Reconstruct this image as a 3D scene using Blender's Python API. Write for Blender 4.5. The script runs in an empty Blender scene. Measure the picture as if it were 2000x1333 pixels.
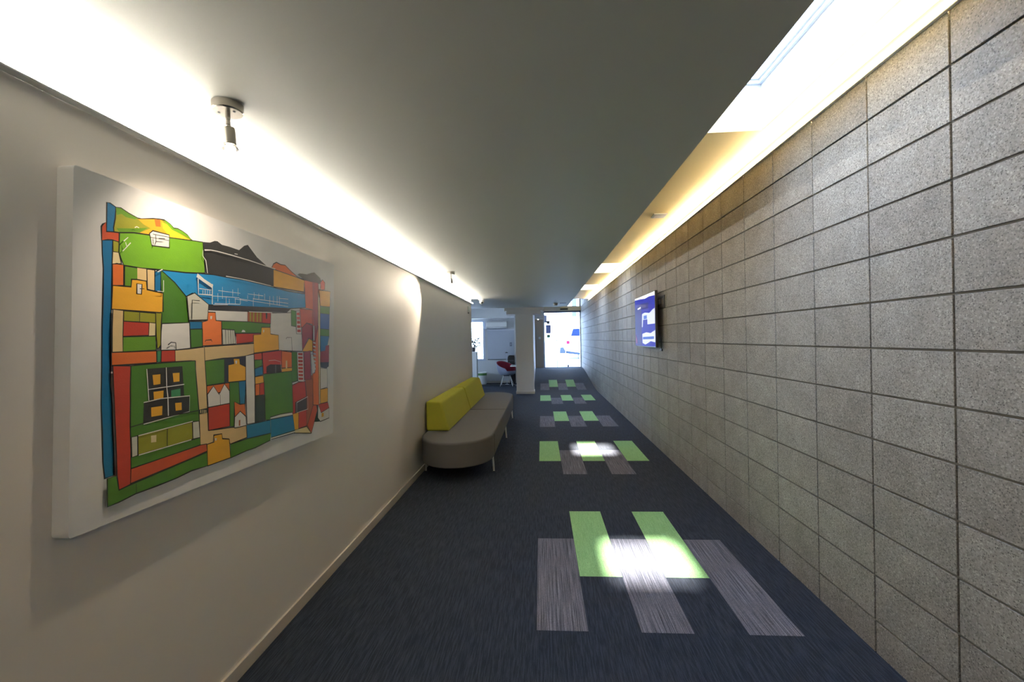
import bpy, bmesh, math, random
from mathutils import Matrix, Vector
random.seed(7)
SC = bpy.context.scene
COL = SC.collection

# ------------------------------------------------------------------ camera
cam_data = bpy.data.cameras.new('camera')
cam_data.sensor_width = 36.0
cam_data.lens = 874.413 * 36.0 / 2000.0
cam_data.clip_start = 0.05
cam_data.clip_end = 300
cam = bpy.data.objects.new('camera', cam_data)
COL.objects.link(cam)
cam.matrix_world = Matrix(((0.997679, 0.019688, 0.065182, 0.0),
                           (0.065088, 0.005370, -0.997865, 0.0),
                           (-0.019996, 0.999792, 0.004076, 1.41334),
                           (0, 0, 0, 1)))
SC.camera = cam

# ------------------------------------------------------------------ exposure, sky, sun
SC.view_settings.view_transform = 'Standard'
SC.view_settings.look = 'None'
SC.view_settings.gamma = 1.0
SC.view_settings.use_curve_mapping = False
SC.view_settings.exposure = 0.68
SC.cycles.max_bounces = 10
SC.cycles.diffuse_bounces = 7
SC.cycles.glossy_bounces = 4
SC.cycles.transparent_max_bounces = 12
SC.cycles.sample_clamp_indirect = 6.0
SC.cycles.use_denoising = True
SC.cycles.caustics_reflective = False
SC.cycles.caustics_refractive = False

SKY = 21.5
SUN = 120.0
LED_LEFT = 74.0
LED_RIGHT = 150.0
SPOT_A = 12.0
SPOT_B = 42.0

world = bpy.data.worlds.new('sky')
SC.world = world
world.use_nodes = True
wn = world.node_tree.nodes
wl = world.node_tree.links
for n in list(wn):
    wn.remove(n)
w_out = wn.new('ShaderNodeOutputWorld')
w_bg = wn.new('ShaderNodeBackground')
w_tc = wn.new('ShaderNodeTexCoord')
w_sep = wn.new('ShaderNodeSeparateXYZ')
w_ramp = wn.new('ShaderNodeValToRGB')
w_ramp.color_ramp.elements[0].position = 0.0
w_ramp.color_ramp.elements[0].color = (0.58, 0.75, 1.0, 1)
w_ramp.color_ramp.elements[1].position = 0.9
w_ramp.color_ramp.elements[1].color = (0.44, 0.65, 1.0, 1)
w_bg.inputs['Strength'].default_value = SKY
wl.new(w_tc.outputs['Generated'], w_sep.inputs[0])
wl.new(w_sep.outputs['Z'], w_ramp.inputs[0])
wl.new(w_ramp.outputs[0], w_bg.inputs['Color'])
wl.new(w_bg.outputs[0], w_out.inputs['Surface'])

sun_d = bpy.data.lights.new('sun', 'SUN')
sun_d.energy = SUN
sun_d.angle = math.radians(1.6)
sun_d.color = (1.0, 0.97, 0.92)
sun = bpy.data.objects.new('sun', sun_d)
COL.objects.link(sun)
sun.location = (3, 40, 25)
sun.rotation_euler = Vector((-0.14, -1.78, -1.0)).to_track_quat('-Z', 'Y').to_euler()

# ------------------------------------------------------------------ helpers
def tag(o, label=None, cat=None, group=None, kind=None):
    if label: o['label'] = label
    if cat: o['category'] = cat
    if group: o['group'] = group
    if kind: o['kind'] = kind
    return o

def thing(name, loc, label, cat, group=None):
    o = bpy.data.objects.new(name, None)
    COL.objects.link(o)
    o.location = loc
    o.empty_display_size = 0.1
    return tag(o, label, cat, group)

def worg(o):
    v = Vector((0, 0, 0))
    while o is not None:
        v = v + o.location
        o = o.parent
    return v

def obj(name, bm, mats, parent=None, smooth=False, bevel=0.0, seg=2, origin=None):
    """links a bmesh given in world coordinates as one mesh object"""
    if not isinstance(mats, (list, tuple)): mats = [mats]
    off = worg(parent) if parent is not None else Vector(origin or (0, 0, 0))
    bmesh.ops.translate(bm, verts=bm.verts, vec=-off)
    bmesh.ops.recalc_face_normals(bm, faces=bm.faces)
    me = bpy.data.meshes.new(name)
    if smooth:
        for f in bm.faces: f.smooth = True
    bm.to_mesh(me); bm.free()
    for m in mats: me.materials.append(m)
    o = bpy.data.objects.new(name, me)
    COL.objects.link(o)
    if parent is not None: o.parent = parent
    else: o.location = off
    if bevel > 0:
        b = o.modifiers.new('bevel', 'BEVEL'); b.width = bevel; b.segments = seg
        b.limit_method = 'ANGLE'; b.angle_limit = math.radians(40)
    if smooth or bevel > 0:
        w = o.modifiers.new('normals', 'WEIGHTED_NORMAL'); w.keep_sharp = True
    return o

def NB(): return bmesh.new()

def box(bm, x0, x1, y0, y1, z0, z1, mi=0):
    vs = [bm.verts.new(p) for p in ((x0,y0,z0),(x1,y0,z0),(x1,y1,z0),(x0,y1,z0),(x0,y0,z1),(x1,y0,z1),(x1,y1,z1),(x0,y1,z1))]
    for q in ((0,3,2,1),(4,5,6,7),(0,1,5,4),(1,2,6,5),(2,3,7,6),(3,0,4,7)):
        f = bm.faces.new([vs[i] for i in q]); f.material_index = mi
    return vs

def prism(bm, pts, axis, a, b, mi=0):
    """extrudes a closed 2D outline along an axis; pts are in the two other coordinates, in order"""
    def mk(p, t):
        if axis == 'x': return (t, p[0], p[1])
        if axis == 'y': return (p[0], t, p[1])
        return (p[0], p[1], t)
    A = [bm.verts.new(mk(p, a)) for p in pts]
    B = [bm.verts.new(mk(p, b)) for p in pts]
    n = len(pts)
    for i in range(n):
        f = bm.faces.new((A[i], A[(i+1) % n], B[(i+1) % n], B[i])); f.material_index = mi
    f = bm.faces.new(A[::-1]); f.material_index = mi
    f = bm.faces.new(B); f.material_index = mi

def lathe(bm, prof, c=(0,0,0), n=32, mi=0, M=None):
    rings = []
    for r, z in prof:
        ring = []
        for k in range(n):
            a = 2*math.pi*k/n
            v = Vector((r*math.cos(a), r*math.sin(a), z))
            if M is not None: v = M @ v
            ring.append(bm.verts.new(v + Vector(c)))
        rings.append(ring)
    for i in range(len(rings)-1):
        for k in range(n):
            f = bm.faces.new((rings[i][k], rings[i][(k+1) % n], rings[i+1][(k+1) % n], rings[i+1][k])); f.material_index = mi
    f = bm.faces.new(rings[0][::-1]); f.material_index = mi
    f = bm.faces.new(rings[-1]); f.material_index = mi

def tube(bm, p, q, r, n=12, r2=None, mi=0):
    p, q = Vector(p), Vector(q)
    d = q - p
    M = d.to_track_quat('Z', 'Y').to_matrix()
    lathe(bm, [(r, 0), (r2 if r2 is not None else r, d.length)], p, n, mi, M)

# ------------------------------------------------------------------ materials
def mat(name, col, rough=0.6, metal=0.0, noise=0.0, nscale=40, bump=0.0, bscale=200, spec=0.5, stretch=None, coat=0.0):
    m = bpy.data.materials.new(name); m.use_nodes = True
    nt = m.node_tree; N = nt.nodes; Lk = nt.links
    b = N['Principled BSDF']
    b.inputs['Base Color'].default_value = (*col, 1)
    b.inputs['Roughness'].default_value = rough
    b.inputs['Metallic'].default_value = metal
    b.inputs['Specular IOR Level'].default_value = spec
    b.inputs['Coat Weight'].default_value = coat
    tc = N.new('ShaderNodeTexCoord'); src = tc.outputs['Object']
    if stretch:
        mp = N.new('ShaderNodeMapping'); mp.inputs['Scale'].default_value = stretch
        Lk.new(src, mp.inputs[0]); src = mp.outputs[0]
    if noise > 0:
        n = N.new('ShaderNodeTexNoise'); n.inputs['Scale'].default_value = nscale; n.inputs['Detail'].default_value = 4
        Lk.new(src, n.inputs['Vector'])
        mx = N.new('ShaderNodeMix'); mx.data_type = 'RGBA'
        mx.inputs['A'].default_value = (*[c*(1-noise) for c in col], 1)
        mx.inputs['B'].default_value = (*[min(1, c*(1+noise)) for c in col], 1)
        Lk.new(n.outputs['Fac'], mx.inputs['Factor']); Lk.new(mx.outputs['Result'], b.inputs['Base Color'])
    if bump > 0:
        n2 = N.new('ShaderNodeTexNoise'); n2.inputs['Scale'].default_value = bscale; n2.inputs['Detail'].default_value = 3
        Lk.new(src, n2.inputs['Vector'])
        bp = N.new('ShaderNodeBump'); bp.inputs['Strength'].default_value = bump; bp.inputs['Distance'].default_value = 0.002
        Lk.new(n2.outputs['Fac'], bp.inputs['Height']); Lk.new(bp.outputs[0], b.inputs['Normal'])
    return m

def emit(name, col, st):
    m = bpy.data.materials.new(name); m.use_nodes = True
    b = m.node_tree.nodes['Principled BSDF']
    b.inputs['Base Color'].default_value = (0.8, 0.8, 0.8, 1)
    b.inputs['Emission Color'].default_value = (*col, 1)
    b.inputs['Emission Strength'].default_value = st
    return m

def glass(name, tint=(1, 1, 1), refl=0.06):
    m = bpy.data.materials.new(name); m.use_nodes = True
    nt = m.node_tree; N = nt.nodes; Lk = nt.links
    for n in list(N): N.remove(n)
    o = N.new('ShaderNodeOutputMaterial'); t = N.new('ShaderNodeBsdfTransparent'); g = N.new('ShaderNodeBsdfGlossy')
    t.inputs['Color'].default_value = (*tint, 1); g.inputs['Roughness'].default_value = 0.02
    lw = N.new('ShaderNodeLayerWeight'); lw.inputs['Blend'].default_value = 0.35
    mr = N.new('ShaderNodeMath'); mr.operation = 'MULTIPLY_ADD'; mr.inputs[1].default_value = 0.5; mr.inputs[2].default_value = refl
    mx = N.new('ShaderNodeMixShader')
    Lk.new(lw.outputs['Fresnel'], mr.inputs[0]); Lk.new(mr.outputs[0], mx.inputs[0])
    Lk.new(t.outputs[0], mx.inputs[1]); Lk.new(g.outputs[0], mx.inputs[2]); Lk.new(mx.outputs[0], o.inputs[0])
    return m

def srgb(r, g, b):
    return tuple(((c/255)/12.92 if c/255 <= 0.04045 else ((c/255+0.055)/1.055)**2.4) for c in (r, g, b))

M_wall = mat('wall_paint', (0.78, 0.735, 0.685), 0.62, noise=0.02, nscale=6, bump=0.10, bscale=260)
M_wall_white = mat('lounge_wall_paint', (0.62, 0.63, 0.64), 0.6, noise=0.02, nscale=5, bump=0.08, bscale=260)
M_ceil = mat('ceiling_paint', (0.52, 0.51, 0.455), 0.55, noise=0.015, nscale=5, bump=0.08, bscale=240)
M_cream = mat('slot_paint', (0.84, 0.68, 0.35), 0.55, noise=0.015, nscale=5)
M_trim = mat('trim_paint', (0.62, 0.57, 0.50), 0.4, noise=0.01)
M_white = mat('white_plastic', (0.78, 0.78, 0.77), 0.35)
M_alu = mat('aluminium', (0.55, 0.58, 0.63), 0.35, metal=0.85)
M_frame = mat('white_blue_frame', (0.55, 0.60, 0.70), 0.4)
M_darkmetal = mat('dark_metal', (0.05, 0.055, 0.065), 0.4, metal=0.4)
M_chrome = mat('brushed_nickel', (0.62, 0.58, 0.52), 0.25, metal=1.0, noise=0.04, nscale=80, stretch=(1, 1, 0.1))
M_black = mat('black_plastic', (0.012, 0.012, 0.014), 0.3)
M_glass = glass('window_glass')
M_frost = glass('bulb_glass', (0.75, 0.74, 0.72), 0.35)

# carpet with fine ribs running along the corridor
def carpet(name, base, light, amount, rib, lo=0.42, hi=0.60, ys=7):
    m = bpy.data.materials.new(name); m.use_nodes = True
    nt = m.node_tree; N = nt.nodes; Lk = nt.links; b = N['Principled BSDF']
    b.inputs['Roughness'].default_value = 0.95
    b.inputs['Specular IOR Level'].default_value = 0.06
    b.inputs['Sheen Weight'].default_value = 0.02
    tc = N.new('ShaderNodeTexCoord')
    mp = N.new('ShaderNodeMapping'); mp.inputs['Scale'].default_value = (rib, ys, 40)
    Lk.new(tc.outputs['Object'], mp.inputs[0])
    n = N.new('ShaderNodeTexNoise'); n.inputs['Scale'].default_value = 1.0; n.inputs['Detail'].default_value = 3; n.inputs['Roughness'].default_value = 0.7
    Lk.new(mp.outputs[0], n.inputs['Vector'])
    r = N.new('ShaderNodeMapRange'); r.inputs['From Min'].default_value = lo; r.inputs['From Max'].default_value = hi
    Lk.new(n.outputs['Fac'], r.inputs[0])
    f = N.new('ShaderNodeTexNoise'); f.inputs['Scale'].default_value = 420; f.inputs['Detail'].default_value = 2
    Lk.new(tc.outputs['Object'], f.inputs['Vector'])
    mx = N.new('ShaderNodeMix'); mx.data_type = 'RGBA'
    mx.inputs['A'].default_value = (*base, 1); mx.inputs['B'].default_value = (*[a*(1-amount)+c*amount for a, c in zip(base, light)], 1)
    Lk.new(r.outputs[0], mx.inputs['Factor'])
    m2 = N.new('ShaderNodeMix'); m2.data_type = 'RGBA'; m2.blend_type = 'MULTIPLY'; m2.inputs['Factor'].default_value = 0.7
    cr = N.new('ShaderNodeValToRGB'); cr.color_ramp.elements[0].position = 0.35; cr.color_ramp.elements[0].color = (0.45, 0.45, 0.45, 1)
    cr.color_ramp.elements[1].position = 0.65; cr.color_ramp.elements[1].color = (1.3, 1.3, 1.3, 1)
    Lk.new(f.outputs['Fac'], cr.inputs[0])
    Lk.new(mx.outputs['Result'], m2.inputs['A']); Lk.new(cr.outputs[0], m2.inputs['B'])
    Lk.new(m2.outputs['Result'], b.inputs['Base Color'])
    bp = N.new('ShaderNodeBump'); bp.inputs['Strength'].default_value = 0.5; bp.inputs['Distance'].default_value = 0.003
    Lk.new(f.outputs['Fac'], bp.inputs['Height']); Lk.new(bp.outputs[0], b.inputs['Normal'])
    return m
M_carpet = carpet('charcoal_carpet', (0.0125, 0.0165, 0.0270), (0.036, 0.047, 0.072), 0.55, 130)
M_plank_grey = carpet('grey_striped_carpet', (0.035, 0.037, 0.050), (0.22, 0.22, 0.27), 0.95, 240, 0.36, 0.74, 2.5)
M_plank_green = carpet('green_carpet', (0.23, 0.42, 0.17), (0.29, 0.50, 0.22), 0.8, 160)

def blocks_mat():
    m = bpy.data.materials.new('honed_concrete_block'); m.use_nodes = True
    nt = m.node_tree; N = nt.nodes; Lk = nt.links; b = N['Principled BSDF']
    b.inputs['Roughness'].default_value = 0.58
    b.inputs['Specular IOR Level'].default_value = 0.35
    tc = N.new('ShaderNodeTexCoord')
    # one tone per block
    sep = N.new('ShaderNodeSeparateXYZ'); Lk.new(tc.outputs['Object'], sep.inputs[0])
    def fl(sock, off, size):
        a = N.new('ShaderNodeMath'); a.operation = 'SUBTRACT'; a.inputs[1].default_value = off; Lk.new(sock, a.inputs[0])
        d = N.new('ShaderNodeMath'); d.operation = 'DIVIDE'; d.inputs[1].default_value = size; Lk.new(a.outputs[0], d.inputs[0])
        f = N.new('ShaderNodeMath'); f.operation = 'FLOOR'; Lk.new(d.outputs[0], f.inputs[0]); return f.outputs[0]
    cb = N.new('ShaderNodeCombineXYZ')
    Lk.new(fl(sep.outputs['Y'], BY0, 0.4), cb.inputs[0]); Lk.new(fl(sep.outputs['Z'], BZ0, 0.2), cb.inputs[1])
    wn_ = N.new('ShaderNodeTexWhiteNoise'); wn_.noise_dimensions = '3D'; Lk.new(cb.outputs[0], wn_.inputs['Vector'])
    tone = N.new('ShaderNodeMix'); tone.data_type = 'RGBA'
    tone.inputs['A'].default_value = (0.232, 0.214, 0.196, 1); tone.inputs['B'].default_value = (0.287, 0.268, 0.248, 1)
    Lk.new(wn_.outputs['Value'], tone.inputs['Factor'])
    # cloudy patches
    n1 = N.new('ShaderNodeTexNoise'); n1.inputs['Scale'].default_value = 7; n1.inputs['Detail'].default_value = 5
    Lk.new(tc.outputs['Object'], n1.inputs['Vector'])
    c1 = N.new('ShaderNodeValToRGB'); c1.color_ramp.elements[0].position = 0.3; c1.color_ramp.elements[0].color = (0.84, 0.84, 0.84, 1)
    c1.color_ramp.elements[1].position = 0.7; c1.color_ramp.elements[1].color = (1.1, 1.1, 1.1, 1)
    Lk.new(n1.outputs['Fac'], c1.inputs[0])
    m1 = N.new('ShaderNodeMix'); m1.data_type = 'RGBA'; m1.blend_type = 'MULTIPLY'; m1.inputs['Factor'].default_value = 1
    Lk.new(tone.outputs['Result'], m1.inputs['A']); Lk.new(c1.outputs[0], m1.inputs['B'])
    # aggregate grains
    v = N.new('ShaderNodeTexVoronoi'); v.inputs['Scale'].default_value = 210; Lk.new(tc.outputs['Object'], v.inputs['Vector'])
    bw = N.new('ShaderNodeRGBToBW'); Lk.new(v.outputs['Color'], bw.inputs[0])
    c2 = N.new('ShaderNodeValToRGB')
    c2.color_ramp.elements[0].position = 0.10; c2.color_ramp.elements[0].color = (0.30, 0.29, 0.28, 1)
    c2.color_ramp.elements[1].position = 0.92; c2.color_ramp.elements[1].color = (1.65, 1.65, 1.62, 1)
    e = c2.color_ramp.elements.new(0.34); e.color = (0.85, 0.85, 0.84, 1)
    e = c2.color_ramp.elements.new(0.72); e.color = (1.08, 1.08, 1.07, 1)
    Lk.new(bw.outputs[0], c2.inputs[0])
    m2 = N.new('ShaderNodeMix'); m2.data_type = 'RGBA'; m2.blend_type = 'MULTIPLY'; m2.inputs['Factor'].default_value = 0.75
    Lk.new(m1.outputs['Result'], m2.inputs['A']); Lk.new(c2.outputs[0], m2.inputs['B'])
    # dark pits
    v2 = N.new('ShaderNodeTexVoronoi'); v2.inputs['Scale'].default_value = 75; Lk.new(tc.outputs['Object'], v2.inputs['Vector'])
    pit = N.new('ShaderNodeMapRange'); pit.inputs['From Min'].default_value = 0.13; pit.inputs['From Max'].default_value = 0.21
    Lk.new(v2.outputs['Distance'], pit.inputs[0])
    m3 = N.new('ShaderNodeMix'); m3.data_type = 'RGBA'; m3.inputs['A'].default_value = (0.07, 0.065, 0.06, 1)
    Lk.new(pit.outputs[0], m3.inputs['Factor']); Lk.new(m2.outputs['Result'], m3.inputs['B'])
    Lk.new(m3.outputs['Result'], b.inputs['Base Color'])
    bp = N.new('ShaderNodeBump'); bp.inputs['Strength'].default_value = 0.35; bp.inputs['Distance'].default_value = 0.0015
    Lk.new(bw.outputs[0], bp.inputs['Height']); Lk.new(bp.outputs[0], b.inputs['Normal'])
    return m
BY0, BZ0 = 1.6702, 1.3418 % 0.2
M_block = blocks_mat()
M_mortar = mat('grey_mortar', (0.11, 0.105, 0.095), 0.9, noise=0.2, nscale=60)

# ------------------------------------------------------------------ floor (flat, then a ramp up to the door)
XR, XL = 1.447, -1.31
RAMP = [(11.8, 0.0), (12.3, 0.018), (12.7, 0.045), (13.2, 0.098), (14.0, 0.186), (14.8, 0.276), (15.4, 0.328), (15.9, 0.345), (16.45, 0.352)]
def ramp_z(y):
    if y <= RAMP[0][0]: return 0.0
    for (a, za), (b, zb) in zip(RAMP, RAMP[1:]):
        if y <= b: return za + (zb-za)*(y-a)/(b-a)
    return RAMP[-1][1]
PX, PY = -0.0505, 4.163
bm = NB()
def fquad(x0, x1, y0, y1, mi=0, lift=0.0):
    ys = [y0] + [y for y, _ in RAMP if y0 < y < y1] + [y1]
    for a, b in zip(ys, ys[1:]):
        vs = [bm.verts.new(p) for p in ((x0, a, ramp_z(a)+lift), (x1, a, ramp_z(a)+lift), (x1, b, ramp_z(b)+lift), (x0, b, ramp_z(b)+lift))]
        bm.faces.new(vs).material_index = mi
# corridor and lounge, then the ramp
box(bm, -1.45, 1.50, -5.1, 8.4, -0.15, 0.0, 0)
box(bm, -4.6, 1.50, 8.4, 11.8, -0.15, 0.0, 0)
box(bm, -4.6, -0.25, 11.8, 14.6, -0.15, 0.0, 0)
prism(bm, [(11.8, -0.15)] + [(y, z) for y, z in RAMP] + [(16.45, -0.15)], 'x', -0.25, 1.50, 0)
planks = []
for rowi, (y_green, greens, greys) in enumerate(((3.163, (1, 3), (0, 2, 4)), (5.663-0.0, (0, 2, 4), (1, 3)), (8.163, (1, 3), (0, 2, 4)), (10.663, (0, 2, 4), (1, 3)), (13.163, (1, 3), (0, 2, 4)))):
    # row: green planks span [y, y+1], grey planks sit half a length nearer
    yg = (2.663, 5.163, 7.663, 10.163, 12.663)[rowi]
    for c in greens:
        planks.append((PX+0.25*c, yg, 2))
    for c in greys:
        planks.append((PX+0.25*c, yg-0.5, 1))
for x, y, mi in planks:
    y1 = y+1.0
    fquad(x+0.0008, x+0.2492, y, y1, mi, 0.0012)
floor = obj('floor', bm, [M_carpet, M_plank_grey, M_plank_green])
tag(floor, kind='structure')

# ------------------------------------------------------------------ walls
def struct(name, bm, m, **k):
    return tag(obj(name, bm, m, **k), kind='structure')

bm = NB(); box(bm, -1.45, XL, -5.1, 8.4, -0.1, 2.2); box(bm, -4.6, -1.45, 8.28, 8.4, -0.1, 2.2)
struct('wall_left', bm, M_wall)
bm = NB(); box(bm, XL, XL+0.012, -5.0, 8.4, 0.0, 0.062)
struct('baseboard_left', bm, M_trim, bevel=0.002)
bm = NB(); box(bm, -1.5, 1.6, -5.12, -5.0, -0.1, 2.7)
struct('wall_rear', bm, M_wall)

# block wall: raked joints, every block its own raised face in one mesh
bm = NB()
box(bm, XR+0.008, XR+0.22, -5.1, 16.6, -0.1, 2.535, 1)
box(bm, XR+0.008, XR+0.22, 13.72, 16.6, 2.535, 3.15, 1)
nj0 = int(math.floor((-5.1-BY0)/0.4)); nj1 = int(math.ceil((16.5-BY0)/0.4))
for i in range(nj0, nj1):
    for j in range(-8, 9):
        y0 = BY0+0.4*i+0.0045; y1 = BY0+0.4*(i+1)-0.0045
        z0 = 1.3418+0.2*j+0.0045; z1 = 1.3418+0.2*(j+1)-0.0045
        y1 = min(y1, 16.42)
        if z0 > (2.5 if y0 < 13.6 else 3.1): continue
        if z0 < 2.5 and z1 > 2.5: z1 = min(z1, 2.535) if y0 < 13.6 else z1
        if y1 - y0 < 0.02: continue
        c = 0.0012; x = XR
        A = [(x, y0+c, z0+c), (x, y1-c, z0+c), (x, y1-c, z1-c), (x, y0+c, z1-c)]
        B = [(x+c, y0, z0), (x+c, y1, z0), (x+c, y1, z1), (x+c, y0, z1)]
        C_ = [(x+0.0085, p[1], p[2]) for p in B]
        va = [bm.verts.new(p) for p in A]; vb = [bm.verts.new(p) for p in B]; vc = [bm.verts.new(p) for p in C_]
        bm.faces.new(va)
        for k in range(4):
            bm.faces.new((va[k], va[(k+1) % 4], vb[(k+1) % 4], vb[k]))
            bm.faces.new((vb[k], vb[(k+1) % 4], vc[(k+1) % 4], vc[k]))
struct('wall_right', bm, [M_block, M_mortar])

# plastered upstand between the top of the blocks and the slot ceiling
bm = NB(); box(bm, XR+0.001, XR+0.22, -5.1, 13.72, 2.5345, 2.62)
struct('trim_1', bm, M_cream)

# ------------------------------------------------------------------ ceilings
bm = NB()
box(bm, -1.5, 0.66, -5.12, 8.4, 2.2, 2.62)
box(bm, -4.7, 0.66, 8.4, 11.2, 2.2, 2.62)
box(bm, -4.7, 0.66, 11.2, 16.6, 2.56, 2.72)
struct('ceiling', bm, M_ceil)
# sun slot with its skylight wells; the first two are unseen, added for light
WELLS = [(-4.05, -2.95), (-1.25, -0.15), (1.55, 2.70), (7.27, 8.33), (10.10, 11.20)]
WX0, WX1 = 0.76, 1.303
bm = NB()
ys = [-5.12] + [v for w in WELLS for v in w] + [13.72]
for a, b in zip(ys[0::2], ys[1::2]):
    box(bm, 0.66, XR+0.22, a, b, 2.60, 2.80)
for a, b in WELLS:
    box(bm, 0.66, WX0, a, b, 2.60, 2.80)
    box(bm, WX1, XR+0.22, a, b, 2.60, 2.80)
box(bm, 0.60, 0.70, 13.60, 16.6, 2.56, 3.15)
box(bm, 0.60, XR+0.22, 13.62, 13.72, 2.80, 3.15)
box(bm, 0.60, XR+0.22, 13.62, 16.6, 3.12, 3.25)
struct('ceiling_slot', bm, M_cream)
for k, (a, b) in enumerate(WELLS):
    bm = NB()
    t = 0.045
    # frame ring in two steps
    for (x0, x1, y0, y1, z0, z1) in ((WX0-0.02, WX1+0.02, a-0.02, b+0.02, 2.80, 2.865), ):
        box(bm, x0, x0+0.02, y0, y1, z0, z1); box(bm, x1-0.02, x1, y0, y1, z0, z1)
        box(bm, x0+0.02, x1-0.02, y0, y0+0.02, z0, z1); box(bm, x0+0.02, x1-0.02, y1-0.02, y1, z0, z1)
    for (x0, x1, y0, y1, z0, z1, t) in ((WX0, WX1, a, b, 2.865, 2.885, 0.018), (WX0-0.01, WX1+0.01, a-0.01, b+0.01, 2.885, 2.93, 0.04)):
        box(bm, x0, x0+t, y0, y1, z0, z1); box(bm, x1-t, x1, y0, y1, z0, z1)
        box(bm, x0+t, x1-t, y0, y0+t, z0, z1); box(bm, x0+t, x1-t, y1-t, y1, z0, z1)
    w = tag(obj('window_%d' % (k+3), bm, M_frame), kind='structure')
    bm = NB(); box(bm, WX0+0.025, WX1-0.025, a+0.025, b-0.025, 2.905, 2.913)
    obj('pane', bm, M_glass, w)

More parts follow.
